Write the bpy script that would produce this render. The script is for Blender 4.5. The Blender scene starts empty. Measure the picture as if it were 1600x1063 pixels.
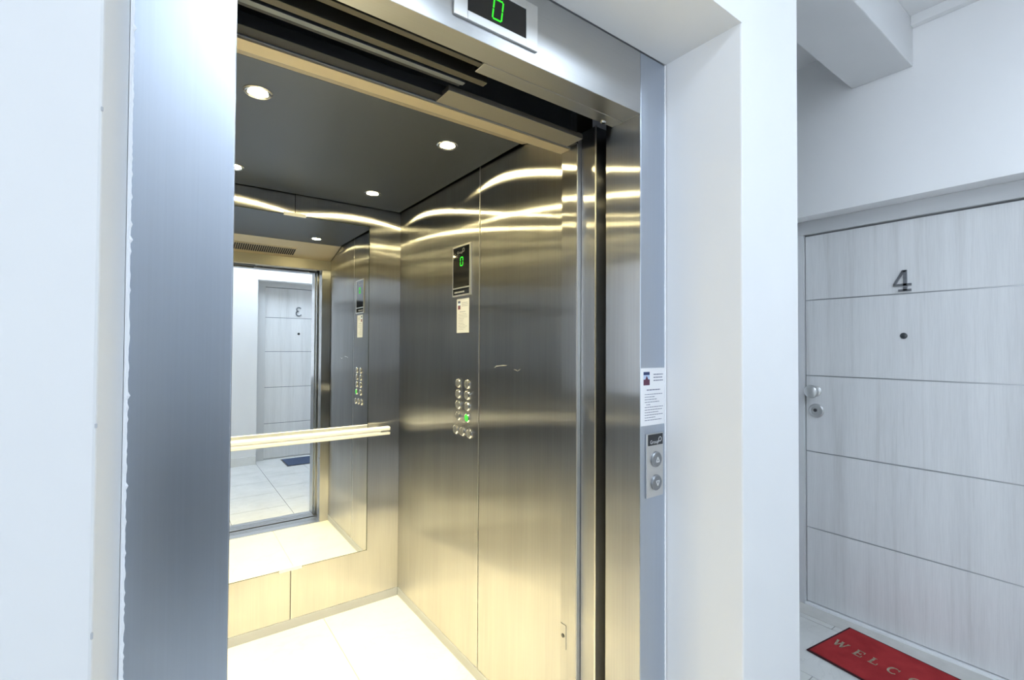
import bpy, bmesh, math, random
from mathutils import Vector, Matrix
random.seed(4)
sc = bpy.context.scene
COL = sc.collection

# ---------------------------------------------------------------- camera, world, exposure
def setup_camera():
    yaw, pit, rol = math.radians(36.0511), math.radians(0.9512), math.radians(0.2873)
    F = Vector((math.sin(yaw)*math.cos(pit), math.cos(yaw)*math.cos(pit), math.sin(pit)))
    R0 = Vector((math.cos(yaw), -math.sin(yaw), 0)); U0 = R0.cross(F)
    c, s = math.cos(rol), math.sin(rol)
    R = c*R0 + s*U0; U = -s*R0 + c*U0
    cd = bpy.data.cameras.new('camera'); cam = bpy.data.objects.new('camera', cd)
    COL.objects.link(cam)
    m = Matrix((R, U, -F)).transposed().to_4x4(); m.translation = Vector((0, 0, 1.3835))
    cam.matrix_world = m
    cd.sensor_width = 36; cd.lens = 36*743.4585/1600; cd.clip_start = .02
    sc.camera = cam
setup_camera()
w = bpy.data.worlds.new('world'); sc.world = w; w.use_nodes = True
w.node_tree.nodes['Background'].inputs[0].default_value = (.75, .85, 1, 1)
w.node_tree.nodes['Background'].inputs[1].default_value = .3
vs = sc.view_settings
vs.view_transform = 'Standard'; vs.look = 'None'; vs.gamma = 1; vs.use_curve_mapping = False
vs.exposure = 0.0
sc.cycles.glossy_bounces = 8
sc.cycles.max_bounces = 12
LAMP_CAR = 420.0           # car downlight lens radiance
BEAM_CAR = 5.9            # watts in each downlight's beam
LAMP_HALL = 21.5            # radiance of the added hall ceiling panels
CAR_COL = (1.0, .88, .55)
HALL_COL = (.72, .85, 1.0)
FILL_W = 60.0             # watts of fill light added behind an unseen end window
FILL_COL = (.80, .89, 1.0)

# ---------------------------------------------------------------- materials
def nt(name):
    m = bpy.data.materials.new(name); m.use_nodes = True
    n = m.node_tree; n.nodes.clear()
    out = n.nodes.new('ShaderNodeOutputMaterial')
    return m, n, out
def link(n, a, b): n.links.new(a, b)
def coords(n, scale):
    g = n.nodes.new('ShaderNodeNewGeometry')
    mp = n.nodes.new('ShaderNodeVectorMath'); mp.operation = 'MULTIPLY'
    mp.inputs[1].default_value = scale
    link(n, g.outputs['Position'], mp.inputs[0])
    return mp.outputs[0]
def noise(n, vec, scale=1, detail=3, rough=.5):
    t = n.nodes.new('ShaderNodeTexNoise'); t.inputs['Scale'].default_value = scale
    t.inputs['Detail'].default_value = detail; t.inputs['Roughness'].default_value = rough
    link(n, vec, t.inputs['Vector']); return t.outputs['Fac']
def ramp(n, fac, stops):
    r = n.nodes.new('ShaderNodeValToRGB'); e = r.color_ramp.elements
    while len(e) < len(stops): e.new(.5)
    for el, (p, c) in zip(e, stops): el.position = p; el.color = (*c, 1)
    link(n, fac, r.inputs[0]); return r.outputs[0]
def principled(name, col, rough=.5, metal=0.0, emis=None, es=0.0, spec=.5, bump=None, bstr=.1, var=None):
    m, n, out = nt(name)
    p = n.nodes.new('ShaderNodeBsdfPrincipled')
    p.inputs['Base Color'].default_value = (*col, 1)
    p.inputs['Roughness'].default_value = rough; p.inputs['Metallic'].default_value = metal
    p.inputs['Specular IOR Level'].default_value = spec
    if emis:
        p.inputs['Emission Color'].default_value = (*emis, 1); p.inputs['Emission Strength'].default_value = es
    if var:
        f = noise(n, coords(n, var[0]), 1, 4)
        a, b = var[1], var[2]
        link(n, ramp(n, f, [(.3, a), (.7, b)]), p.inputs['Base Color'])
    if bump:
        b = n.nodes.new('ShaderNodeBump'); b.inputs['Strength'].default_value = bstr
        b.inputs['Distance'].default_value = .004
        link(n, noise(n, coords(n, bump), 1, 4), b.inputs['Height'])
        link(n, b.outputs[0], p.inputs['Normal'])
    link(n, p.outputs[0], out.inputs[0])
    return m
def brushed(name, col, grain, rough=.25, aniso=.8, haze=.12, hrough=.5, vscale=None, amp=.10, haniso=.35):
    """brushed sheet: glossy lobe narrow along the grain and wide across it"""
    m, n, out = nt(name)
    g = n.nodes.new('ShaderNodeBsdfAnisotropic'); g.distribution = 'BECKMANN'
    g.inputs['Roughness'].default_value = rough; g.inputs['Anisotropy'].default_value = aniso
    t = n.nodes.new('ShaderNodeCombineXYZ')
    for i in range(3): t.inputs[i].default_value = grain[i]
    link(n, t.outputs[0], g.inputs['Tangent'])
    h = n.nodes.new('ShaderNodeBsdfAnisotropic'); h.distribution = 'BECKMANN' if haniso > .5 else 'GGX'
    h.inputs['Roughness'].default_value = hrough; h.inputs['Anisotropy'].default_value = haniso
    link(n, t.outputs[0], h.inputs['Tangent'])
    sx = [3.0 if v else 300.0 for v in grain] if vscale is None else vscale
    f = noise(n, coords(n, sx), 1, 5, .6)
    f2 = noise(n, coords(n, [1.2 if v else 9.0 for v in grain]), 1, 4, .6)
    ad = n.nodes.new('ShaderNodeMath'); ad.operation = 'ADD'; link(n, f, ad.inputs[0]); link(n, f2, ad.inputs[1])
    hf = n.nodes.new('ShaderNodeMath'); hf.operation = 'MULTIPLY'; link(n, ad.outputs[0], hf.inputs[0]); hf.inputs[1].default_value = .5
    lo = tuple(c*(1-amp) for c in col); hi = tuple(min(1, c*(1+amp)) for c in col)
    c = ramp(n, hf.outputs[0], [(.35, lo), (.65, hi)])
    link(n, c, g.inputs['Color']); link(n, c, h.inputs['Color'])
    mx = n.nodes.new('ShaderNodeMixShader'); mx.inputs[0].default_value = haze
    link(n, g.outputs[0], mx.inputs[1]); link(n, h.outputs[0], mx.inputs[2])
    link(n, mx.outputs[0], out.inputs[0])
    return m
def emitter(name, col, s):
    m, n, out = nt(name)
    e = n.nodes.new('ShaderNodeEmission'); e.inputs[0].default_value = (*col, 1); e.inputs[1].default_value = s
    link(n, e.outputs[0], out.inputs[0]); return m

STEEL = (.55, .55, .545)
M = {}
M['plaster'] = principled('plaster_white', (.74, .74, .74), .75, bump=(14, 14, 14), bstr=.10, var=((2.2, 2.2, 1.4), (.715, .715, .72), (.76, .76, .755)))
M['plaster_brightened'] = principled('plaster_white_brightened', (.89, .89, .89), .75, bump=(14, 14, 14), bstr=.10, var=((2.2, 2.2, 1.4), (.875, .875, .88), (.905, .905, .905)))  # same white plaster, brightened in colour where too little light arrives
M['ceiling'] = principled('ceiling_white', (.80, .80, .80), .85, bump=(30, 30, 30), bstr=.08)
M['steel_v'] = brushed('steel_vertical_grain', STEEL, (0, 0, 1), rough=.235, aniso=.88, haze=.28, hrough=.34, haniso=.78)
M['steel_frame'] = brushed('steel_frame_vertical_grain', (.51, .56, .64), (0, 0, 1), rough=.37, aniso=.15, haze=.06, hrough=.5, amp=.03)
M['steel_h'] = brushed('steel_horizontal_grain', (.50, .505, .51), (1, 0, 0), rough=.31, aniso=.3, haze=.14, hrough=.5, amp=.03)
M['steel_dull'] = principled('dull_steel', (.34, .32, .28), .5, 1)
M['steel_lamp_tint'] = principled('satin_steel_lamp_tint', (.62, .54, .40), .55, 1)  # plain steel with the lamps' yellow light put into its colour
M['steel_fine'] = principled('fine_steel', (.66, .66, .66), .3, 1)
M['steel_edge'] = principled('polished_steel_edge', (.78, .78, .76), .18, 1)
M['car_ceiling'] = principled('car_ceiling_grey_metal', (.145, .16, .19), .42, 1, bump=(260, 260, 260), bstr=.05)
M['dark'] = principled('shaft_dark', (.012, .012, .013), .7)
M['black_metal'] = principled('blackened_metal', (.03, .031, .034), .45, .3)
M['rail_metal'] = principled('track_metal', (.13, .12, .10), .5, 1)
M['grey_metal'] = principled('galvanised_grey', (.22, .24, .27), .5, 1)
M['alu'] = principled('aluminium', (.72, .72, .72), .35, 1)
M['alu_sill'] = principled('aluminium_sill', (.55, .56, .58), .4, 1)
M['handrail'] = principled('handrail_satin', (.86, .85, .82), .35, .0)
M['mirror'] = principled('mirror_silver', (.90, .92, .92), .0, 1)
M['mirror_edge'] = principled('mirror_bevel', (.10, .12, .10), .08, .6)
M['clip'] = principled('clip_white_metal', (.86, .86, .85), .4, .1)
M['kick'] = principled('kick_strip', (.44, .46, .49), .5, .2)
M['black_gloss'] = principled('black_glass', (.010, .010, .011), .06)
M['black_label'] = principled('black_plaque', (.02, .022, .026), .3)
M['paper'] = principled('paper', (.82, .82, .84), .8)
M['paper_car_dimmed'] = principled('paper_car_dimmed', (.47, .49, .53), .8)  # white paper, darkened and blued in colour to offset the bright warm lamps
M['ink'] = principled('ink_grey', (.16, .17, .24), .8)
M['ink_blue'] = principled('print_navy', (.03, .045, .13), .8)
M['ink_sky'] = principled('print_pale_blue', (.45, .55, .75), .8)
M['ink_maroon'] = principled('print_maroon', (.12, .04, .07), .8)
M['ink_white'] = principled('print_white', (.75, .76, .78), .6)
M['ink_grey'] = principled('print_grey', (.30, .31, .33), .6)
M['led_green'] = emitter('led_green', (.06, 1.0, .05), 1.1)
M['led_green_dim'] = principled('button_green_glow', (.05, .35, .05), .3, emis=(.05, .8, .08), es=.45)
M['downlight'] = emitter('downlight_lamp', (1.0, .84, .42), LAMP_CAR)
M['added_hall_lamp'] = emitter('added_lamp_panel', HALL_COL, LAMP_HALL)
M['chrome'] = principled('chrome', (.80, .80, .80), .12, 1)
M['button_steel'] = principled('button_steel', (.30, .31, .33), .42, .9)
M['numeral'] = principled('numeral_steel', (.24, .25, .27), .35, .9)
M['satin'] = principled('satin_nickel', (.66, .67, .67), .32, 1)
M['peep'] = principled('peephole_dark', (.04, .045, .05), .2)
M['caulk'] = principled('caulk_white', (.84, .85, .87), .8)
M['mat_red'] = principled('mat_red_pile', (.30, .018, .022), .95, spec=.1, bump=(900, 900, 900), bstr=.5, var=((9, 9, 9), (.32, .028, .032), (.46, .045, .048)))
M['mat_border'] = principled('mat_dark_border', (.055, .016, .020), .9, spec=.2)
M['mat_letters'] = principled('mat_letters_tan', (.36, .27, .19), .95, spec=.1, var=((60, 60, 60), (.25, .17, .12), (.46, .38, .29)))
M['mat_blue'] = principled('mat_slate_blue', (.075, .10, .16), .95, spec=.1, bump=(700, 700, 700), bstr=.4)
M['door_frame'] = principled('door_frame_grey_white', (.62, .63, .64), .5)
M['added_door_dark'] = principled('added_door_lacquer', (.022, .026, .034), .5, var=((30, 30, 1.5), (.016, .019, .026), (.028, .032, .040)))  # lacquer of the added door, dark for the jamb's reflection
M['frosted'] = principled('added_frosted_pane', (.62, .66, .70), .5)  # pale upper pane of the added door, lightens the jamb's reflection
M['screen_coated'] = principled('coated_black_glass', (.008, .009, .011), .05)
M['screen_coated'].node_tree.nodes['Principled BSDF'].inputs['IOR'].default_value = 1.65
M['white_sill'] = principled('white_threshold', (.86, .87, .88), .4)
M['scuff'] = principled('scuff_pale', (.42, .42, .40), .7, .5)
M['chip'] = principled('chipped_plaster', (.46, .47, .49), .9)
M['inlay'] = principled('inlay_metal', (.50, .51, .53), .3, 1)

def wood_white(name, yaxis):
    m, n, out = nt(name)
    p = n.nodes.new('ShaderNodeBsdfPrincipled'); p.inputs['Roughness'].default_value = .45
    v = coords(n, (22, 22, .9)); f = noise(n, v, 1, 6, .65)
    v2 = coords(n, (7, 7, .35)); f2 = noise(n, v2, 1, 3, .5)
    v3 = coords(n, (240, 240, 9)); f3 = noise(n, v3, 1, 3, .6)
    c1 = ramp(n, f, [(.28, (.65, .65, .645)), (.44, (.75, .755, .76)), (.60, (.78, .785, .79)), (.80, (.72, .72, .72))])
    c2 = ramp(n, f2, [(.35, (.93, .93, .93)), (.6, (1, 1, 1))])
    c3 = ramp(n, f3, [(.35, (.95, .95, .95)), (.6, (1, 1, 1))])
    a = n.nodes.new('ShaderNodeMix'); a.data_type = 'RGBA'; a.blend_type = 'MULTIPLY'; a.inputs[0].default_value = 1
    link(n, c1, a.inputs[6]); link(n, c2, a.inputs[7])
    b = n.nodes.new('ShaderNodeMix'); b.data_type = 'RGBA'; b.blend_type = 'MULTIPLY'; b.inputs[0].default_value = 1
    link(n, a.outputs[2], b.inputs[6]); link(n, c3, b.inputs[7])
    link(n, b.outputs[2], p.inputs['Base Color'])
    bp = n.nodes.new('ShaderNodeBump'); bp.inputs['Strength'].default_value = .12; bp.inputs['Distance'].default_value = .002
    link(n, f3, bp.inputs['Height']); link(n, bp.outputs[0], p.inputs['Normal'])
    link(n, p.outputs[0], out.inputs[0]); return m
M['wood'] = wood_white('white_oak_laminate', 1)

def stone(name, lo, hi, vein, rough):
    m, n, out = nt(name)
    p = n.nodes.new('ShaderNodeBsdfPrincipled'); p.inputs['Roughness'].default_value = rough
    f = noise(n, coords(n, (4, 4, 4)), 1, 6, .6)
    base = ramp(n, f, [(.3, lo), (.7, hi)])
    d = n.nodes.new('ShaderNodeTexNoise'); d.inputs['Scale'].default_value = 3.2; d.inputs['Detail'].default_value = 7
    d.inputs['Distortion'].default_value = 1.6
    link(n, coords(n, (1, 1.7, 1)), d.inputs['Vector'])
    vf = ramp(n, d.outputs['Fac'], [(.478, (0, 0, 0)), (.497, (1, 1, 1)), (.515, (0, 0, 0))])
    mx = n.nodes.new('ShaderNodeMix'); mx.data_type = 'RGBA'
    k = n.nodes.new('ShaderNodeMath'); k.operation = 'MULTIPLY'; k.inputs[1].default_value = .22
    link(n, vf, k.inputs[0]); link(n, k.outputs[0], mx.inputs[0])
    link(n, base, mx.inputs[6]); mx.inputs[7].default_value = (*vein, 1)
    link(n, mx.outputs[2], p.inputs['Base Color'])
    link(n, p.outputs[0], out.inputs[0]); return m
M['tile'] = stone('hall_floor_tile', (.66, .66, .64), (.75, .75, .73), (.45, .45, .45), .22)
M['grout'] = principled('grout', (.20, .20, .20), .9)
M['car_tile'] = stone('car_floor_tile', (.78, .73, .62), (.82, .78, .68), (.66, .58, .45), .28)
M['car_grout'] = principled('car_grout', (.60, .53, .42), .9)
M['sill_stone'] = principled('alcove_stone', (.62, .61, .58), .5, var=((14, 14, 14), (.58, .57, .54), (.66, .65, .62)))

# ---------------------------------------------------------------- mesh helpers
class G:
    def __init__(s): s.b = bmesh.new()
    def box(s, x0, x1, y0, y1, z0, z1, bev=0.0):
        t = bmesh.new(); bmesh.ops.create_cube(t, size=1)
        for v in t.verts:
            v.co = Vector(((x0+x1)/2+v.co.x*(x1-x0), (y0+y1)/2+v.co.y*(y1-y0), (z0+z1)/2+v.co.z*(z1-z0)))
        if bev: bmesh.ops.bevel(t, geom=t.edges[:], offset=bev, segments=2, affect='EDGES', profile=.5)
        s.add(t); return s
    def add(s, t):
        me = bpy.data.meshes.new('tmp'); t.to_mesh(me); t.free(); s.b.from_mesh(me); bpy.data.meshes.remove(me)
    def prism(s, pts, axis, a0, a1):
        """extrude a polygon; pts are the two other coordinates in x,y,z order"""
        def P(p, a):
            q = list(p); q.insert(axis, a); return Vector(q)
        t = bmesh.new()
        lo = [t.verts.new(P(p, a0)) for p in pts]; hi = [t.verts.new(P(p, a1)) for p in pts]
        t.faces.new(lo); t.faces.new(hi[::-1]); k = len(pts)
        for i in range(k): t.faces.new((lo[i], hi[i], hi[(i+1) % k], lo[(i+1) % k])[::-1])
        bmesh.ops.recalc_face_normals(t, faces=t.faces[:])
        s.add(t); return s
    def lathe(s, prof, centre, axis, n=32):
        """prof: (radius, height) along +axis from centre"""
        A = Vector(axis).normalized()
        B = A.orthogonal().normalized(); C = A.cross(B); O = Vector(centre)
        t = bmesh.new(); rings = []
        for r, h in prof:
            if r < 1e-6: rings.append([t.verts.new(O+A*h)])
            else: rings.append([t.verts.new(O+A*h+(B*math.cos(2*math.pi*i/n)+C*math.sin(2*math.pi*i/n))*r) for i in range(n)])
        for a, b in zip(rings, rings[1:]):
            if len(a) == 1 and len(b) == 1: continue
            for i in range(n):
                j = (i+1) % n
                if len(a) == 1: t.faces.new((a[0], b[i], b[j]))
                elif len(b) == 1: t.faces.new((a[i], a[j], b[0]))
                else: t.faces.new((a[i], a[j], b[j], b[i]))
        bmesh.ops.recalc_face_normals(t, faces=t.faces[:])
        s.add(t); return s
    def quadstrip(s, pts, width, place, h):
        """flat stroke along pts (2-D) with given width(s); place(u,v,w)->Vector; thickness h"""
        t = bmesh.new(); n = len(pts); L = []
        for i, p in enumerate(pts):
            a = Vector(pts[max(i-1, 0)]); b = Vector(pts[min(i+1, n-1)]); d = (b-a).normalized(); nn = Vector((-d.y, d.x))
            wd = width[i] if isinstance(width, (list, tuple)) else width
            p = Vector(p); l = p+nn*wd/2; r = p-nn*wd/2
            L.append([t.verts.new(place(l.x, l.y, 0)), t.verts.new(place(r.x, r.y, 0)), t.verts.new(place(r.x, r.y, h)), t.verts.new(place(l.x, l.y, h))])
        for a, b in zip(L, L[1:]):
            for k in range(4): t.faces.new((a[k], a[(k+1) % 4], b[(k+1) % 4], b[k]))
        t.faces.new(L[0]); t.faces.new(L[-1][::-1])
        bmesh.ops.recalc_face_normals(t, faces=t.faces[:])
        s.add(t); return s
ORG = {}
def obj(name, g, mat, parent=None, smooth=False, kind=None, label=None):
    me = bpy.data.meshes.new(name); b = g.b
    off = ORG.get(parent.name, Vector((0, 0, 0))) if parent else Vector((0, 0, 0))
    bmesh.ops.translate(b, verts=b.verts[:], vec=-off)
    b.to_mesh(me); b.free()
    if smooth:
        for p in me.polygons: p.use_smooth = True
        try: me.set_sharp_from_angle(angle=math.radians(35))
        except Exception: pass
    me.materials.append(M[mat])
    o = bpy.data.objects.new(name, me); COL.objects.link(o)
    if parent: o.parent = parent
    ORG[o.name] = off
    if kind: o['kind'] = kind
    if label: o['label'] = label
    return o
def thing(name, label, cat, loc, group=None, kind=None):
    o = bpy.data.objects.new(name, None); COL.objects.link(o); o.location = loc; o.empty_display_size = .1
    ORG[o.name] = Vector(loc)
    tag(o, label, cat, group, kind); return o
def tag(o, label, cat=None, group=None, kind=None):
    o['label'] = label
    if cat: o['category'] = cat
    if group: o['group'] = group
    if kind: o['kind'] = kind
    return o
def struct(name, g, mat, label, cat):
    return tag(obj(name, g, mat), label, cat, kind='structure')

# ================================================================ measured planes
FR = .8041               # front of the steel entrance frame
XL, XR = .0782, .9992    # clear opening
XFL, XFR, ZF = -.0435, 1.1014, 2.1625
YF = .589                # hall face of the elevator wall
XA, XB, XE = -.051, 1.1036, 1.3966
XW, XWL, YR, ZC, YI = 1.0682, -.043, 2.5432, 2.142, 1.1133
HC = 2.885               # hall ceiling
WX = 2.72                # right wall face
DX = 2.847               # face of door 4
WB = -1.24               # back wall face
DY = -1.44               # face of the door behind
WL = -2.6

# ================================================================ setting
def floor():
    g = G(); g.box(WL-.2, 3.05, -1.75, .80, -.12, -.004); g.box(XE-.1, 3.05, .80, 2.0, -.12, -.004)
    f = struct('floor', g, 'grout', 'pale marble-look tiled hall floor with thin grout joints', 'floor')
    p = .45; gap = .0018
    xs = [2.231+p*i for i in range(-11, 3)]
    for i, x in enumerate(xs[:-1]):
        off = {10: .893, 11: .715}.get(i, .893-.178*(i-10))
        y = off-p*math.ceil((off+1.7)/p)
        while y < 2.0:
            x0, x1 = max(x, WL), min(x+p, 2.86); y0, y1 = max(y, -1.5), min(y+p, 1.9)
            ymax = .80 if x1 <= XE+.05 else 1.9
            y1 = min(y1, ymax)
            if x1-x0 > .02 and y1-y0 > .02:
                obj('tile', G().box(x0+gap, x1-gap, y0+gap, y1-gap, -.012, 0), 'tile', f)
            y += p
    return f
floor()
struct('ceiling', G().box(WL-.2, 3.05, -1.75, 2.1, HC, HC+.15), 'ceiling', 'white plaster ceiling of the hall', 'ceiling')

g = G()
g.box(WL, XA, YF, .80, 0, HC, .003)
g.prism([(XA-.004, YF+.004), (XA, YF+.004), (XFL, .82), (XA-.004, .82)], 2, 0, ZF+.01)
g.box(XA-.004, XB+.004, YF, .803, ZF+.003, HC)
g.box(XB, XE, YF, .86, 0, HC, .004)
g.box(XE-.06, XE, .86, 2.0, 0, HC)
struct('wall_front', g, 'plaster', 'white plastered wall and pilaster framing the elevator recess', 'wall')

g = G(); rr = random.Random(7)
for z in [rr.uniform(.2, 1.9) for _ in range(16)]:
    h = rr.uniform(.0015, .006); g.box(XA-.0016, XA+.0003, YF-.0002, YF+.0018, z, z+h, .0005)
obj('paint_chips', g, 'chip', bpy.data.objects['wall_front'], kind='stuff')
g = G()
AY0, AY1, AZ = .19, 1.2, 2.085
g.box(WX, 2.95, -1.75, AY0, 0, HC)
g.box(WX, 2.95, AY1, 2.1, 0, HC)
g.box(WX, 2.95, AY0, AY1, AZ, HC)
struct('wall_right', g, 'plaster_brightened', 'white plastered wall around the recessed door numbered 4', 'wall')
WY0, WY1, WZ0, WZ1 = -1.05, .35, .85, 2.35
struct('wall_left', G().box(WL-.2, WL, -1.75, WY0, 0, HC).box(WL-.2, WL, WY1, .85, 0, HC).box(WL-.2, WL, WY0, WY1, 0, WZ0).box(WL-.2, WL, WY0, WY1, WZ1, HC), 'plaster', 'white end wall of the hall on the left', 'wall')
struct('wall_niche', G().box(XE-.06, 3.0, 2.0, 2.15, 0, HC), 'plaster', 'white wall closing the passage beyond the pilaster', 'wall')
g = G()
BX0, BX1, BZ = .875, 1.96, 2.177
SX0, SX1, SZ = -.85, .45, 2.0
g.box(WL, SX0, -1.6, WB, 0, HC)
g.box(SX0, SX1, -1.6, WB, SZ, HC)
g.box(SX1, BX0, -1.6, WB, 0, HC)
g.box(BX0, BX1, -1.6, WB, BZ, HC)
g.box(BX1, WX, -1.6, WB, 0, HC)
struct('wall_back', g, 'plaster', 'white wall seen in the car mirror around the recessed door numbered 3', 'wall')
g = G()
for x0, x1 in ((WL, SX0), (SX1, BX0), (BX1, WX)): g.box(x0, x1, WB, WB+.012, 0, .10, .002)
struct('baseboard_back', g, 'tile', 'pale tile skirting along the wall seen in the mirror', 'skirting')
wn = thing('added_window', 'added unseen window at the left end of the hall for fill light', 'window', (WL-.1, (WY0+WY1)/2, WZ0), kind='structure')  # window added out of view to brighten the right wall and reveal
for a, b in ((WY0, WY0+.05), (WY1-.05, WY1), ((WY0+WY1)/2-.03, (WY0+WY1)/2+.03)): obj('frame', G().box(WL-.12, WL-.07, a, b, WZ0+.05, WZ1-.05), 'door_frame', wn)
for a, b in ((WZ0, WZ0+.05), (WZ1-.05, WZ1)): obj('frame', G().box(WL-.12, WL-.07, WY0, WY1, a, b), 'door_frame', wn)
dl = bpy.data.lights.new('added_hall_fill', 'AREA'); dl.shape = 'RECTANGLE'; dl.size = WY1-WY0; dl.size_y = WZ1-WZ0; dl.energy = FILL_W; dl.color = FILL_COL  # fill lamp added outside the window opening
do = bpy.data.objects.new('added_hall_fill', dl); COL.objects.link(do); do.location = (WL-.22, (WY0+WY1)/2, (WZ0+WZ1)/2); do.rotation_euler = (math.radians(90), 0, math.radians(-90))
# beam under the ceiling, crown strip along the right wall
struct('trim_1', G().box(XE, WX, .66, .898, 2.668, HC, .004), 'plaster', 'white boxed ceiling beam crossing to the wall above door 4', 'beam')
struct('trim_2', G().box(WX-.035, WX, -1.24, .66, HC-.045, HC, .003), 'ceiling', 'narrow white cornice strip where ceiling meets right wall', 'cornice')

# ---- panel doors
def stroke_glyph(g, strokes, place, h):
    for pts, wd in strokes: g.quadstrip(pts, wd, place, h)
def arc(cx, cy, rx, ry, a0, a1, n=14):
    return [(cx+rx*math.cos(math.radians(a0+(a1-a0)*i/n)), cy+ry*math.sin(math.radians(a0+(a1-a0)*i/n))) for i in range(n+1)]
FOUR = [([(.26, .02), (.94, .02)], .11), ([(.62, 0), (.62, 1.0)], .20), ([(.70, .97), (.52, .96), (.03, .30)], [.07, .14, .12]),
        ([(-.02, .29), (.95, .29)], .11)]
THREE = [(arc(.42, .74, .26, .22, 160, -80), .10), (arc(.42, .27, .32, .26, 90, -155), .11)]

def door4():
    d = thing('door_1', 'white oak apartment door with horizontal inlays, numbered 4', 'door', (DX, .71, 0), kind='structure')
    x0, x1 = DX, DX+.045
    ya, yb = .255, 1.1645
    zs = [.014, .4165, .829, 1.2405, 1.652, 2.0065]
    for z0, z1 in zip(zs, zs[1:]):
        obj('panel', G().box(x0, x1, ya, yb, z0+.0030, z1-.0030, .0012), 'wood', d)
    for z in zs[1:-1]:
        obj('inlay_strip', G().box(x0+.0025, x1-.004, ya+.001, yb-.001, z-.0032, z+.0032), 'inlay', d)
    obj('core', G().box(x0+.012, x1-.006, ya+.004, yb-.004, .018, 2.0), 'black_metal', d)
    g = G()
    g.box(DX-.018, DX+.06, yb+.003, AY1, 0, 2.012, .002); g.box(DX-.018, DX+.06, AY0, ya-.003, 0, 2.012, .002)
    g.box(DX-.018, DX+.06, AY0, AY1, 2.012, AZ, .002)
    obj('frame', g, 'door_frame', d)
    obj('threshold', G().box(DX-.020, DX+.05, ya-.003, yb+.003, 0, .013, .001), 'white_sill', d)
    # round pull knob on a rosette
    kn = obj('knob', G().lathe([(.0, 0), (.030, 0), (.030, .004), (.026, .007), (.015, .010), (.014, .026), (.024, .032), (.033, .042), (.035, .052), (.031, .062), (.020, .069), (0, .072)],
                               (DX, 1.119, 1.158), (-1, 0, 0), 36), 'satin', d, True)
    lk = obj('lock_escutcheon', G().lathe([(0, 0), (.037, 0), (.037, .006), (.032, .012), (.021, .013), (.020, .009), (.014, .009), (.014, .014), (0, .014)],
                                          (DX, 1.113, 1.053), (-1, 0, 0), 36), 'satin', d, True)
    obj('keyhole', G().lathe([(0, .0135), (.009, .0135), (.009, .0155), (0, .0155)], (DX, 1.1145, 1.056), (-1, 0, 0), 20), 'peep', lk)
    pe = obj('peephole', G().lathe([(0, 0), (.0145, 0), (.0145, .003), (.011, .005), (0, .0045)], (DX, .735, 1.4505), (-1, 0, 0), 24), 'peep', d, True)
    g = G(); H = .098
    def pl(u, v, w): return Vector((DX-w, .7715-u*.072, 1.6655+v*H))
    stroke_glyph(g, FOUR, pl, .009)
    obj('numeral', g, 'numeral', d)
    return d
door4()
struct('trim_3', G().box(WX, DX-.018, AY0+.001, AY1-.001, 0, .0015), 'sill_stone', 'beige stone strip in the recess of door 4', 'sill')

def door3():
    d = thing('door_2', 'white oak apartment door numbered 3, reflected in the car mirror', 'door', (1.43, DY, 0), kind='structure')
    xa, xb = .985, 1.89
    zs = [.006, .437, .882, 1.3225, 1.744, 2.115]
    for z0, z1 in zip(zs, zs[1:]):
        obj('panel', G().box(xa, xb, DY-.045, DY, z0+.003, z1-.003, .0012), 'wood', d)
    for z in zs[1:-1]:
        obj('inlay_strip', G().box(xa+.001, xb-.001, DY-.04, DY-.002, z-.003, z+.003), 'grey_metal', d)
    obj('core', G().box(xa+.004, xb-.004, DY-.04, DY-.012, .012, 2.1), 'black_metal', d)
    g = G()
    g.box(BX0, xa-.003, DY-.06, DY+.03, 0, 2.12, .002); g.box(xb+.003, BX1, DY-.06, DY+.03, 0, 2.12, .002)
    g.box(BX0, BX1, DY-.06, DY+.03, 2.12, BZ, .002)
    obj('frame', g, 'door_frame', d)
    obj('threshold', G().box(xa, xb, DY-.05, DY+.02, 0, .006, .001), 'alu', d)
    obj('peephole', G().lathe([(0, 0), (.015, 0), (.015, .003), (.011, .005), (0, .0045)], (1.37, DY, 1.548), (0, 1, 0), 24), 'peep', d, True)
    g = G()
    def pl(u, v, w): return Vector((1.41-u*.10, DY+w, 1.777+v*.112))
    stroke_glyph(g, THREE, pl, .009)
    obj('numeral', g, 'grey_metal', d)
door3()
def door_dark():  # unseen door added so the left steel jamb reflects something dark
    d = thing('added_door', 'added dark blue-grey double door behind the viewpoint for steel reflections', 'door', (-.2, -1.33, 0), kind='structure')
    obj('frame', G().box(SX0, SX0+.05, -1.42, WB+.004, 0, SZ).box(SX1-.05, SX1, -1.42, WB+.004, 0, SZ).box(SX0+.05, SX1-.05, -1.42, WB+.004, SZ-.05, SZ), 'added_door_dark', d)
    m = (SX0+SX1)/2
    for a, b in ((SX0+.052, m-.002), (m+.002, SX1-.052)):
        lf = obj('leaf', G().box(a, b, -1.36, -1.30, .008, SZ-.052, .002), 'added_door_dark', d)
        for z0, z1 in ((.15, .95), (1.08, 1.84)):
            obj('panel' if z0 < 1 else 'added_frosted_pane', G().box(a+.10, b-.10, -1.302, -1.292, z0, z1, .004), 'added_door_dark' if z0 < 1 else 'frosted', lf)
door_dark()

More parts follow.
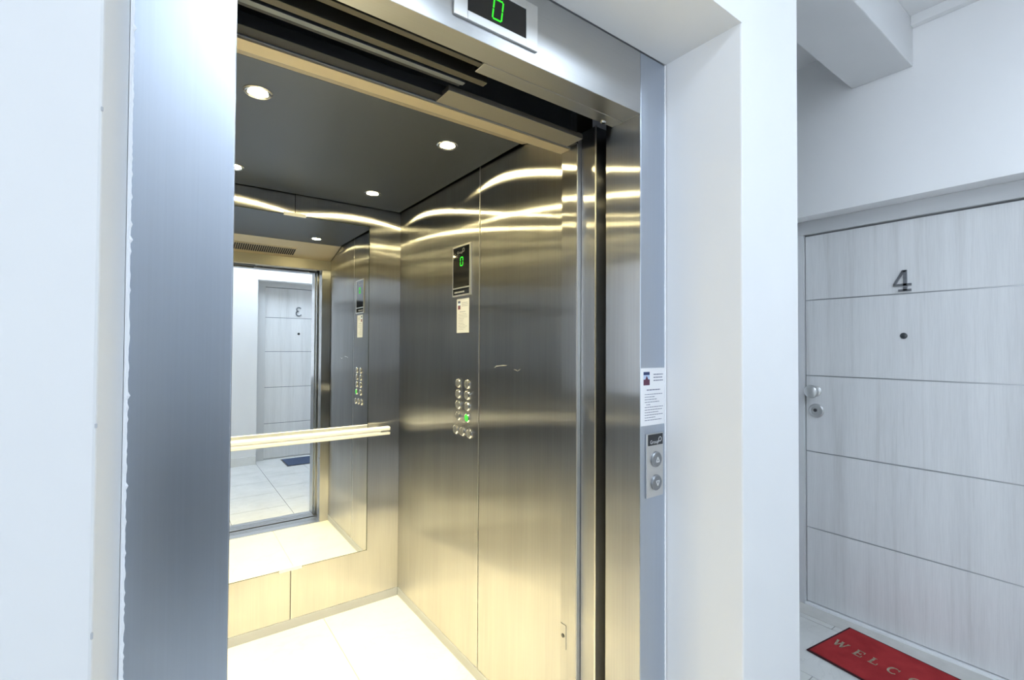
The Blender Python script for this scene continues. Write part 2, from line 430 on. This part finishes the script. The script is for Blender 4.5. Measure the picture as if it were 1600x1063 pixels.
# ---- ceiling lamps added out of view to light the hall (square surface panels)
def added_hall_lamp(x, y, s, label):
    t = thing('added_ceiling_light', label, 'light', (x, y, HC))
    h = s/2
    g = G().box(x-h-.02, x-h, y-h-.02, y+h+.02, HC-.04, HC).box(x+h, x+h+.02, y-h-.02, y+h+.02, HC-.04, HC)
    g.box(x-h, x+h, y-h-.02, y-h, HC-.04, HC).box(x-h, x+h, y+h, y+h+.02, HC-.04, HC)
    obj('housing', g, 'door_frame', t)
    obj('diffuser', G().box(x-h, x+h, y-h, y+h, HC-.034, HC-.026), 'added_hall_lamp', t)
added_hall_lamp(.62, -.60, .60, 'added unseen square ceiling panel light in front of the elevator')
added_hall_lamp(1.75, -.85, .54, 'added unseen square ceiling panel light near the right wall of the hall')  # added to lift the dim right wall

# ================================================================ elevator landing entrance
def entrance():
    t = thing('elevator_entrance', 'brushed steel elevator door frame set in the white wall recess', 'elevator entrance', (.53, FR, 0))
    obj('jamb', G().box(XFL, XL, FR, .905, .0, ZF, .0012), 'steel_frame', t, label='wide left steel jamb')
    obj('jamb', G().box(XR, XFR, FR, .905, .0, ZF, .0012), 'steel_frame', t, label='right steel jamb carrying the notice and call buttons')
    obj('jamb_return', G().box(XR-.0008, XR+.002, FR+.0015, .906, 0, 2.0), 'steel_v', t)
    obj('jamb_return', G().box(XL-.002, XL+.0008, FR+.0015, .906, 0, 2.0), 'steel_v', t)
    obj('lintel', G().box(XL+.0008, XR-.0008, FR, .862, 2.0, ZF, .0012), 'steel_h', t)
    obj('header_cover', G().box(.55, XR-.001, .8635, .902, 2.0, 2.03, .001), 'steel_h', t)
    obj('cover_clip', G().lathe([(0, -.004), (.006, -.004), (.008, 0), (.006, .003), (0, .003)], (.955, .896, 2.0), (0, 0, -1), 16), 'steel_edge', t, True)
    # tracks seen inside the open header slot
    for y0, y1, z, xe, mt in ((.869, .884, 2.001, .549, 'rail_metal'), (.927, .946, 2.002, .60, 'rail_metal'), (.960, .974, 2.004, .56, 'grey_metal'), (.975, .992, 2.010, .56, 'black_metal')):
        obj('door_track', G().box(-.05, xe, y0, y1, z, z+.04, .001), mt, t)
    obj('header_box', G().box(-.1, 1.25, .863, 1.06, 2.14, 2.16), 'dark', t)
    # parked landing door leaves, only their leading edges show
    obj('door_leaf', G().box(1.0085, 1.26, .909, .934, .012, 2.03, .001), 'steel_v', t)
    obj('door_leaf', G().box(1.062, 1.28, .940, .964, .012, 2.03, .001), 'black_metal', t)
    obj('shaft_lining', G().box(-.2, XL-.03, .906, 1.04, -.05, 2.16), 'dark', t)
    obj('shaft_lining', G().box(1.285, 1.30, .906, 1.2, -.05, 2.16), 'dark', t)
    # aluminium sill with grooves
    g = G()
    for y0, y1 in ((FR, .862), (.868, .888), (.894, .914), (.920, .945)): g.box(-.04, 1.1, y0, y1, -.02, .0015)
    g.box(-.04, 1.1, FR, .945, -.04, -.012)
    obj('sill', g, 'alu_sill', t)
    # ragged bead of white filler down both outer edges
    def bead(x, w, seed, mirror):
        r = random.Random(seed); gb = bmesh.new(); n = 420; rows = []
        for i in range(n+1):
            z = ZF*i/n; j = w*(.75+.3*r.random()**3)
            j += w*.5*r.random() if r.random() < .06 else 0
            xs = (x, x+mirror*j*.5, x+mirror*j)
            rows.append([gb.verts.new((xs[0], FR-.004, z)), gb.verts.new((xs[1], FR-.0035, z)), gb.verts.new((xs[2], FR-.0003, z))])
        for a, b in zip(rows, rows[1:]):
            for k in range(2): gb.faces.new((a[k], a[k+1], b[k+1], b[k]))
        q = G(); q.b.free(); q.b = gb; return q
    obj('filler_bead', bead(XFL, .0055, 3, 1), 'caulk', t, label='ragged white filler bead along the left jamb')
    obj('filler_bead', bead(XFR, .0028, 5, -1), 'caulk', t, label='thin ragged filler bead along the right jamb')
entrance()

# ================================================================ elevator car
def car():
    t = thing('elevator_car', 'brushed stainless steel elevator car with cream tiled floor', 'elevator', (.5125, 1.8, 0))
    fl = obj('car_floor', G().box(XWL-.02, XW+.02, YI-.03, YR+.01, -.06, -.004), 'car_grout', t)
    for x0, x1 in ((XWL, .07), (.07, .67), (.67, XW)):
        obj('tile', G().box(x0+.0012, x1-.0012, YI-.0, YR-.001, -.012, 0), 'car_tile', fl)
    # wall sheets, a fine open seam between neighbours
    ys = 1.7045; T = 2.19
    obj('wall_panel', G().box(XW, XW+.012, YI+.0005, ys-.0055, .045, T, .001), 'steel_v', t, label='right wall sheet nearest the doors')
    obj('wall_panel', G().box(XW, XW+.012, ys+.003, YR, .045, T, .001), 'steel_v', t, label='right wall sheet with the floor buttons')
    obj('wall_panel', G().box(XWL-.012, XWL, YI+.0005, ys-.0055, .045, T, .001), 'steel_v', t)
    obj('wall_panel', G().box(XWL-.012, XWL, ys+.003, YR, .045, T, .001), 'steel_v', t)
    wp = bpy.data.objects['wall_panel']
    g = G()
    for pts in ([(1.585, 1.304), (1.572, 1.311), (1.55, 1.3125), (1.525, 1.315), (1.50, 1.316)], [(1.455, 1.302), (1.44, 1.300), (1.432, 1.2965), (1.424, 1.300), (1.412, 1.305)]):
        g.quadstrip(pts, [.0015, .003, .002, .0035, .0012], lambda u, v, w: Vector((XW-.0001-w, u, v)), .0003)
    obj('scuff_marks', g, 'scuff', wp, kind='stuff')
    xs = .5125
    obj('wall_panel', G().box(XWL, xs-.0015, YR, YR+.012, .045, T, .001), 'steel_v', t, label='rear wall sheet left of the seam')
    obj('wall_panel', G().box(xs+.0015, XW, YR, YR+.012, .045, T, .001), 'steel_v', t, label='rear wall sheet right of the seam')
    obj('seam_strip', G().box(XW+.0003, XW+.011, ys-.0005, ys+.0028, .045, T), 'alu', t)
    g = G().box(XW+.013, XW+.03, YI-.02, YR+.03, -.05, 2.3).box(XWL-.03, XWL-.013, YI-.02, YR+.03, -.05, 2.3)
    g.box(XWL-.03, XW+.03, YR+.013, YR+.03, -.05, 2.3).box(XWL-.03, XW+.03, 1.07, YR+.03, 2.26, 2.3)
    obj('car_shell', g, 'dark', t)
    obj('kick_strip', G().box(XW-.0025, XW+.012, YI+.001, YR-.003, 0, .044, .0008), 'kick', t)
    obj('kick_strip', G().box(XWL-.012, XWL+.0025, YI+.001, YR-.003, 0, .044, .0008), 'kick', t)
    obj('kick_strip', G().box(XWL+.003, XW-.003, YR-.003, YR+.012, 0, .044, .0008), 'kick', t)
    obj('ceiling_panel', G().box(XWL+.014, XW-.014, 1.405, YR-.010, ZC, ZC+.012, .001), 'car_ceiling', t)
    # front: jambs, header, sloping bulkhead with the vent
    obj('car_jamb', G().box(1.0015, XW+.0005, 1.0455, YI, 0, 2.19, .0015), 'steel_v', t, label='right jamb of the car doorway')
    obj('car_jamb', G().box(XWL, XL, 1.0455, YI, 0, 2.19, .0015), 'steel_v', t, label='left jamb of the car doorway')
    obj('car_header', G().box(XL+.001, 1.0005, 1.072, YI+.002, 2.0, 2.24, .001), 'grey_metal', t)
    obj('header_lip', G().box(XL+.001, 1.0005, 1.040, 1.0715, 2.003, 2.03, .001), 'black_metal', t)
    obj('header_soffit', G().box(XL+.001, 1.0005, 1.076, YI+.004, 1.996, 2.0), 'steel_lamp_tint', t)
    obj('header_plate', G().box(.54, .985, 1.004, 1.071, 2.0, 2.014, .001), 'steel_dull', t)
    obj('header_inner_face', G().box(XWL+.001, XW-.001, YI+.0045, YI+.0085, 1.997, 2.072, .001), 'steel_dull', t)
    y0, z0, y1, z1 = YI+.0045, 2.070, 1.403, ZC
    obj('bulkhead', G().prism([(y0, z0), (y1, z1), (y1, z1+.006), (y0, z0+.006)], 0, XWL+.002, XW-.006), 'steel_lamp_tint', t)
    # vent grille on the bulkhead
    dy, dz = y1-y0, z1-z0; L = math.hypot(dy, dz); ty, tz = dy/L, dz/L; ny, nz = tz, -ty   # outward (down, into car)
    def on(a, h): return (y0+ty*a+ny*h, z0+tz*a+nz*h)
    a0, a1 = L*.16, L*.58
    vg = obj('vent_grille', G().prism([on(a0, .0005), on(a1, .0005), on(a1, .0012), on(a0, .0012)], 0, .25, .775), 'dark', t)
    g = G(); n = 38
    for i in range(n+1):
        x = .25+.525*i/n; g.prism([on(a0, .001), on(a1, .001), on(a1, .004), on(a0, .004)], 0, x-.0013, x+.0013)
    for aa in (a0, a1): g.prism([on(aa-.005, .0005), on(aa+.005, .0005), on(aa+.005, .004), on(aa-.005, .004)], 0, .246, .779)
    obj('grille_bars', g, 'steel_lamp_tint', vg, kind='stuff')
    # parked car door leaves
    obj('door_leaf', G().box(1.0165, 1.27, .984, 1.041, .012, 2.04, .0012), 'steel_v', t)
    obj('door_edge', G().box(1.0152, 1.0175, .9785, .9838, .012, 2.04), 'alu', t)
    obj('jamb_edge', G().box(1.0015, 1.0185, 1.0425, 1.0452, 0, 2.04, .001), 'alu', t)
    g = G()
    for a, b in ((.975, 1.0), (1.006, 1.03), (1.036, YI-.001)): g.box(XL-.02, 1.01, a, b, -.02, .0015)
    g.box(XL-.02, 1.01, .975, YI-.001, -.04, -.012)
    obj('sill', g, 'alu_sill', t)
    # small lock plate low on the right jamb
    lp = obj('lock_plate', G().box(1.0000, 1.0016, 1.087, 1.111, .462, .535, .0006), 'steel_v', t)
    obj('keyhole', G().lathe([(0, 0), (.006, 0), (.006, .002), (0, .002)], (1.0002, 1.100, .500), (-1, 0, 0), 16), 'peep', lp)
car()

def downlight(x, y, label):
    t = thing('downlight', label, 'light', (x, y, ZC), 'downlights in the car ceiling')
    obj('trim_ring', G().lathe([(.026, .002), (.028, -.003), (.036, -.005), (.040, -.002), (.040, .0), (.026, .0)], (x, y, ZC), (0, 0, 1), 36), 'chrome', t, True)
    ld = bpy.data.lights.new('lamp_beam', 'AREA'); ld.shape = 'DISK'; ld.size = .05; ld.energy = BEAM_CAR; ld.color = CAR_COL; ld.spread = math.radians(88)
    lo = bpy.data.objects.new('lamp_beam', ld); COL.objects.link(lo); lo.parent = t; lo.location = (0, 0, -.004)
    obj('lamp', G().lathe([(0, -.0025), (.026, -.0025), (.026, -.0005), (0, -.0005)], (x, y, ZC), (0, 0, 1), 32), 'downlight', t)
downlight(.212, 1.582, 'car ceiling downlight at front left, largest in view')
downlight(.843, 1.575, 'car ceiling downlight at front right, before the seam of the right wall')
downlight(.813, 2.290, 'car ceiling downlight at rear right, nearest the rear corner')
downlight(.222, 2.300, 'car ceiling downlight at rear left, half hidden by the left jamb')

def mirror():
    x0, x1, z0, z1 = .136, .889, .293, 2.040
    t = thing('wall_mirror', 'tall frameless mirror with small metal clips on the car rear wall', 'mirror', ((x0+x1)/2, 2.54, z0))
    b = .005; ya, yb = 2.5335, 2.5425
    obj('glass', G().box(x0+b, x1-b, ya, yb, z0+b, z1-b), 'mirror', t)
    g = G()
    for pts in ([(x0, yb), (x0, ya+.004), (x0+b, ya), (x0+b, yb)], [(x1, yb), (x1, ya+.004), (x1-b, ya), (x1-b, yb)]): g.prism(pts, 2, z0, z1)
    for pts in ([(yb, z0), (ya+.004, z0), (ya, z0+b), (yb, z0+b)], [(yb, z1), (ya+.004, z1), (ya, z1-b), (yb, z1-b)]): g.prism(pts, 0, x0+b, x1-b)
    obj('bevelled_edge', g, 'mirror_edge', t)
    for z, lab in ((z1, 'upper mirror clip'), (z0, 'lower mirror clip')):
        s = 1 if z == z1 else -1
        a, c = sorted((z-s*.010, z+s*.006))
        g = G().box(.459, .561, ya-.004, ya-.0005, a, c, .0008)
        lo, hi = sorted((z+s*.001, z+s*.006)); g.box(.459, .561, ya-.0005, 2.5430, lo, hi)
        obj('clip', g, 'clip', t, label=lab)
mirror()

def handrail():
    t = thing('handrail', 'pale satin metal handrail across the mirror on the rear wall', 'handrail', (.5125, 2.48, .93))
    xa, xb = .045, .982; yf, yb = 2.458, 2.488
    pr = [(yb, .957), (yf+.006, .957), (yf, .951), (yf, .940), (yf+.004, .9365), (yf+.004, .9315), (yf, .929), (yf, .918), (yf+.005, .914), (yb, .914)]
    obj('rail', G().prism(pr, 0, xa, xb-.05), 'handrail', t)
    # forked end: upper and lower lips with the slot between them
    obj('end_lip', G().prism([(yb, .957), (yf+.006, .957), (yf, .951), (yf, .941), (yf+.004, .9375), (yb, .9375)], 0, xb-.05, xb), 'handrail', t)
    obj('end_lip', G().prism([(yb, .9285), (yf, .9285), (yf, .918), (yf+.005, .914), (yb, .914)], 0, xb-.05, xb), 'handrail', t)
    for x in (.10, .925):
        obj('bracket', G().box(x-.018, x+.018, yb-.002, YR-.0002, .922, .949, .002), 'alu', t)
handrail()

# seven-segment zero
def seg0(g, place, wid, hgt, tk, slant, dep):
    e = tk*.35
    def P(u, v): return (u+slant*v, v)
    def s(a, b): g.quadstrip([P(*a), P(*b)], tk, place, dep)
    s((e, 0), (wid-e, 0)); s((e, hgt), (wid-e, hgt))
    for u in (0, wid):
        s((u, e), (u, hgt/2-e)); s((u, hgt/2+e), (u, hgt-e))
def brand(parent, place, size, mat, name='logo'):
    """word Group and the open loop emblem beside it"""
    cu = bpy.data.curves.new('t', 'FONT'); cu.body = 'Group'; cu.size = size; cu.resolution_u = 2
    to = bpy.data.objects.new('t', cu); me = bpy.data.meshes.new_from_object(to)
    t = bmesh.new(); t.from_mesh(me)
    bmesh.ops.translate(t, verts=t.verts[:], vec=(0, 0, 0))
    for v in t.verts: v.co = place(v.co.x, v.co.y, .0004)
    bpy.data.objects.remove(to); bpy.data.curves.remove(cu); bpy.data.meshes.remove(me)
    g = G(); g.add(t)
    k = size
    loop = [(2.62, .15), (2.75, .40), (2.72, .85), (2.95, 1.15), (3.35, 1.15), (3.55, .9), (3.5, .5), (3.2, .28), (2.9, .38)]
    g.quadstrip([(a*k, b*k) for a, b in loop], .12*k, place, .0004)
    return obj(name, g, mat, parent)

def hall_display():
    x0, x1, z0, z1 = .439, .646, 2.028, 2.128
    t = thing('floor_indicator', 'black floor display with silver bezel and green 0 above the doorway', 'display', ((x0+x1)/2, FR, (z0+z1)/2))
    bw, bz = .031, .018
    yf = FR-.006
    g = G()
    g.box(x0, x0+bw, yf, FR-.0002, z0, z1, .0008).box(x1-bw, x1, yf, FR-.0002, z0, z1, .0008)
    g.box(x0+bw, x1-bw, yf, FR-.0002, z0, z0+bz, .0008).box(x0+bw, x1-bw, yf, FR-.0002, z1-bz, z1, .0008)
    obj('bezel', g, 'alu', t)
    s = obj('screen', G().box(x0+bw, x1-bw, FR-.0045, FR-.0005, z0+bz, z1-bz), 'black_gloss', t)
    g = G()
    seg0(g, lambda u, v, w: Vector((.5285+u, FR-.0046-w, 2.0555+v)), .022, .042, .0034, .12, .0006)
    obj('digit_zero', g, 'led_green', s)
hall_display()

def notice_hall():
    x0, x1, z0, z1 = .9993, 1.098, 1.181, 1.332
    t = thing('paper_notice', 'white printed paper notice taped on the right steel jamb', 'notice', ((x0+x1)/2, FR, z0), 'printed elevator notices')
    y = FR-.0006
    obj('sheet', G().box(x0, x1, y, FR-.0001, z0, z1), 'paper', t)
    def bar(g, a, b, c, d): g.box(x0+a, x0+b, y-.0003, y, z1-d, z1-c)
    W = x1-x0
    g = G(); bar(g, .011, .036, .010, .018); obj('picture_top', g, 'ink_blue', t)
    g = G(); bar(g, .011, .036, .018, .030); obj('picture_middle', g, 'ink_sky', t)
    g = G(); g.prism([(x0+.018, z1-.030), (x0+.030, z1-.030), (x0+.024, z1-.020)], 1, y-.0005, y-.0003); bar(g, .011, .036, .030, .045); obj('picture_base', g, 'ink_maroon', t)
    g = G(); r = random.Random(2)
    def words(u0, u1, v, h):
        u = u0
        while u < u1-.002:
            l = min(r.uniform(.004, .011), u1-u); bar(g, u, u+l, v, v+h); u += l+.0016
    for i in range(3): words(.052, .092, .016+.008*i, .0024)
    words(.024, .080, .0565, .0026)
    for i, e in enumerate((.090, .058, .066, .076, .040, .092, .088, .072, .094, .060, .086)):
        words(.016 if i not in (4,) else .022, e, .0685+.0068*i, .0016)
    obj('print', g, 'ink', t, kind='stuff')
notice_hall()

def call_panel():
    x0, x1, z0, z1 = 1.0178, 1.0872, .992, 1.159
    t = thing('hall_call_panel', 'slim steel call plate with up and down buttons on right jamb', 'call panel', ((x0+x1)/2, FR, z0))
    yf = FR-.005; xc = (x0+x1)/2+.003
    obj('plate', G().box(x0, x1, yf, FR-.0002, z0, z1, .001), 'steel_fine', t)
    pq = obj('plaque', G().box(x0+.006, x1-.003, yf-.0008, yf+.0005, 1.128, 1.157), 'black_label', t)
    brand(pq, lambda u, v, w: Vector((x0+.012+u, yf-.0009-w, 1.1325+v)), .0135, 'ink_white')
    for z, s, lab in ((1.090, 1, 'up call button'), (1.029, -1, 'down call button')):
        b = obj('button', G().lathe([(0, 0), (.0205, 0), (.0205, .003), (.018, .0055), (.0165, .0045), (.0150, .0045), (.012, .006), (0, .0065)], (xc, yf, z), (0, -1, 0), 36), 'button_steel', t, True, label=lab)
        g = G(); k = .0078
        tri = [(-k*.8, -k*.7*s), (k*.8, -k*.7*s), (0, k*.9*s)]
        for a, c in zip(tri, tri[1:]+tri[:1]):
            g.quadstrip([a, c], .0026, lambda u, v, w: Vector((xc+u, yf-.0064-w, z+v)), .0008)
        obj('arrow', g, 'ink_white', b)
call_panel()

def car_display():
    X = XW; y0, y1, z0, z1 = 1.765, 1.925, 1.614, 1.842
    t = thing('car_position_display', 'black glass floor display with green 0 on right car wall', 'display', (X, (y0+y1)/2, z0))
    b = .007; xf = X-.007
    g = G()
    g.box(xf, X-.0002, y0, y0+b*1.6, z0, z1, .0008).box(xf, X-.0002, y1-b*.5, y1, z0, z1, .0008)
    g.box(xf, X-.0002, y0+b, y1-b*.5, z1-b, z1, .0008).box(xf, X-.0002, y0+b, y1-b*.5, z0, z0+b, .0008)
    g.box(xf, X-.0002, y0+b, y1-b*.5, z0+.034, z0+.040, .0006)
    obj('bezel', g, 'alu', t)
    s = obj('screen', G().box(X-.0055, X-.0008, y0+b, y1-b*.5, z0+.039, z1-b), 'screen_coated', t)
    s2 = obj('label_strip', G().box(X-.0055, X-.0008, y0+b, y1-b*.5, z0+b, z0+.035), 'screen_coated', t)
    g = G(); seg0(g, lambda u, v, w: Vector((X-.0056-w, 1.857-u, 1.750+v)), .022, .037, .005, .06, .0006)
    obj('digit_zero', g, 'led_green', s)
    brand(s, lambda u, v, w: Vector((X-.0057-w, 1.885-u, 1.805+v)), .018, 'ink_grey')
    g = G(); r = random.Random(8); u = .012
    while u < .10:
        l = r.uniform(.006, .014); g.box(X-.0060, X-.0056, y1-.006-u-l, y1-.006-u, z0+.015, z0+.022); u += l+.003
    obj('small_print', g, 'ink_grey', s2)
car_display()

def notice_car():
    X = XW; y0, y1, z0, z1 = 1.786, 1.8935, 1.450, 1.603
    t = thing('paper_notice', 'narrow white printed notice below the display on the car wall', 'notice', (X, (y0+y1)/2, z0), 'printed elevator notices')
    x = X-.0006
    obj('sheet', G().box(x, X-.0001, y0, y1, z0, z1), 'paper_car_dimmed', t)
    def bar(g, a, b, c, d): g.box(x-.0003, x, y1-b, y1-a, z1-d, z1-c)
    g = G(); bar(g, .010, .032, .010, .020); obj('picture_top', g, 'ink_blue', t)
    g = G(); bar(g, .010, .032, .020, .030); obj('picture_middle', g, 'ink_sky', t)
    g = G(); bar(g, .010, .032, .030, .048); obj('picture_base', g, 'ink_maroon', t)
    g = G(); r = random.Random(5)
    def words(u0, u1, v, h):
        u = u0
        while u < u1-.002:
            l = min(r.uniform(.004, .012), u1-u); bar(g, u, u+l, v, v+h); u += l+.002
    for i in range(3): words(.046, .098, .018+.007*i, .0022)
    words(.024, .080, .058, .0026)
    for i in range(11): words(.014, r.uniform(.055, .098), .069+.0068*i, .0014)
    obj('print', g, 'ink', t, kind='stuff')
notice_car()

def buttons():
    t = thing('car_button_panel', 'array of eleven round chrome floor buttons on the right car wall', 'button panel', (XW, 1.83, 1.0))
    pos = [(y, z) for z in (1.224, 1.1765, 1.128, 1.078) for y in (1.872, 1.793)] + [(1.8935, 1.0148), (1.8335, 1.0141), (1.7745, 1.0125)]
    for i, (y, z) in enumerate(pos):
        lit = (i == 7)
        b = obj('button', G().lathe([(.0, 0), (.0215, 0), (.0215, .004), (.0185, .0075), (.0150, .0055)], (XW, y, z), (-1, 0, 0), 28), 'chrome', t, True,
                label='button ringed in lit green' if lit else None)
        obj('button_face', G().lathe([(.0165, .004), (.0155, .0072), (.009, .0090), (0, .0095)], (XW, y, z), (-1, 0, 0), 24),
            'led_green_dim' if lit else 'button_steel', b, True)
buttons()

# ================================================================ door mats
SER = .16
def serif(x, y, w=.26): return ([(x-w/2, y), (x+w/2, y)], .07)
LETTERS = {
 'W': ([([(.05, 1), (.36, 0)], .20), ([(.36, 0), (.58, .9)], .10), ([(.55, .95), (.86, 0)], .20), ([(.86, 0), (1.12, 1)], .10), serif(.06, .97), serif(.56, .97), serif(1.12, .97)], 1.18),
 'E': ([([(.18, 0), (.18, 1)], .20), ([(.02, .97), (.74, .97)], .08), ([(.02, .03), (.78, .03)], .08), ([(.18, .5), (.55, .5)], .08), ([(.72, .97), (.72, .74)], .07), ([(.77, .03), (.77, .30)], .07), ([(.55, .38), (.55, .62)], .07)], .82),
 'L': ([([(.18, 0), (.18, 1)], .20), serif(.18, .97, .36), ([(.02, .03), (.74, .03)], .08), ([(.73, .03), (.73, .34)], .08)], .78),
 'C': ([(arc(.48, .5, .40, .47, 42, 318, 20), [.06]*3+[.10]*3+[.18]*9+[.10]*3+[.06]*3), ([(.80, .98), (.80, .70)], .07)], .88),
 'O': ([(arc(.48, .5, .40, .47, 0, 360, 24), [.18, .16, .13, .1, .08, .07, .07, .08, .1, .13, .16, .18, .18, .18, .16, .13, .1, .08, .07, .07, .08, .1, .13, .16, .18])], .96),
 'M': ([([(.12, 0), (.12, 1)], .08), ([(.14, 1), (.54, .05)], .19), ([(.54, .05), (.92, 1)], .08), ([(.94, 0), (.94, 1)], .19), serif(.12, .03), serif(.94, .03, .34), serif(.1, .97, .2), serif(.96, .97, .3)], 1.1),
}
def red_mat():
    t = thing('doormat', 'red doormat reading WELCOME in tan letters before door 4', 'doormat', (2.54, .664, .002))
    L, D = .60, .366
    t.rotation_euler = (0, 0, math.radians(-90-7.5))
    ORG[t.name] = Vector((0, 0, 0))
    b = .009
    g = G().box(-L/2, L/2, -D/2, -D/2+b, 0, .005, .0008).box(-L/2, L/2, D/2-b, D/2, 0, .005, .0008)
    g.box(-L/2, -L/2+b, -D/2+b, D/2-b, 0, .005, .0008).box(L/2-b, L/2, -D/2+b, D/2-b, 0, .005, .0008)
    obj('border', g, 'mat_border', t)
    obj('pile', G().box(-L/2+b, L/2-b, -D/2+b, D/2-b, 0, .0075, .002), 'mat_red', t)
    H = .054
    for ch, xc in zip('WELCOME', (-.243, -.166, -.105, -.036, .042, .128, .206)):
        st, wd = LETTERS[ch]; g = G(); k = H*.80
        stroke_glyph(g, st, lambda u, v, w: Vector((xc+(u-wd/2)*k, -.036+v*H, .0070+w)), .0018)
        obj('letter', g, 'mat_letters', t)
red_mat()
def blue_mat():
    t = thing('doormat', 'slate blue doormat before door 3, seen in the car mirror', 'doormat', (1.46, -1.10, 0))
    x0, x1, y0, y1 = 1.155, 1.77, -1.315, -.915
    obj('border', G().box(x0, x1, y0, y1, 0, .004, .001), 'peep', t)
    obj('pile', G().box(x0+.015, x1-.015, y0+.015, y1-.015, .002, .009, .002), 'mat_blue', t)
blue_mat()
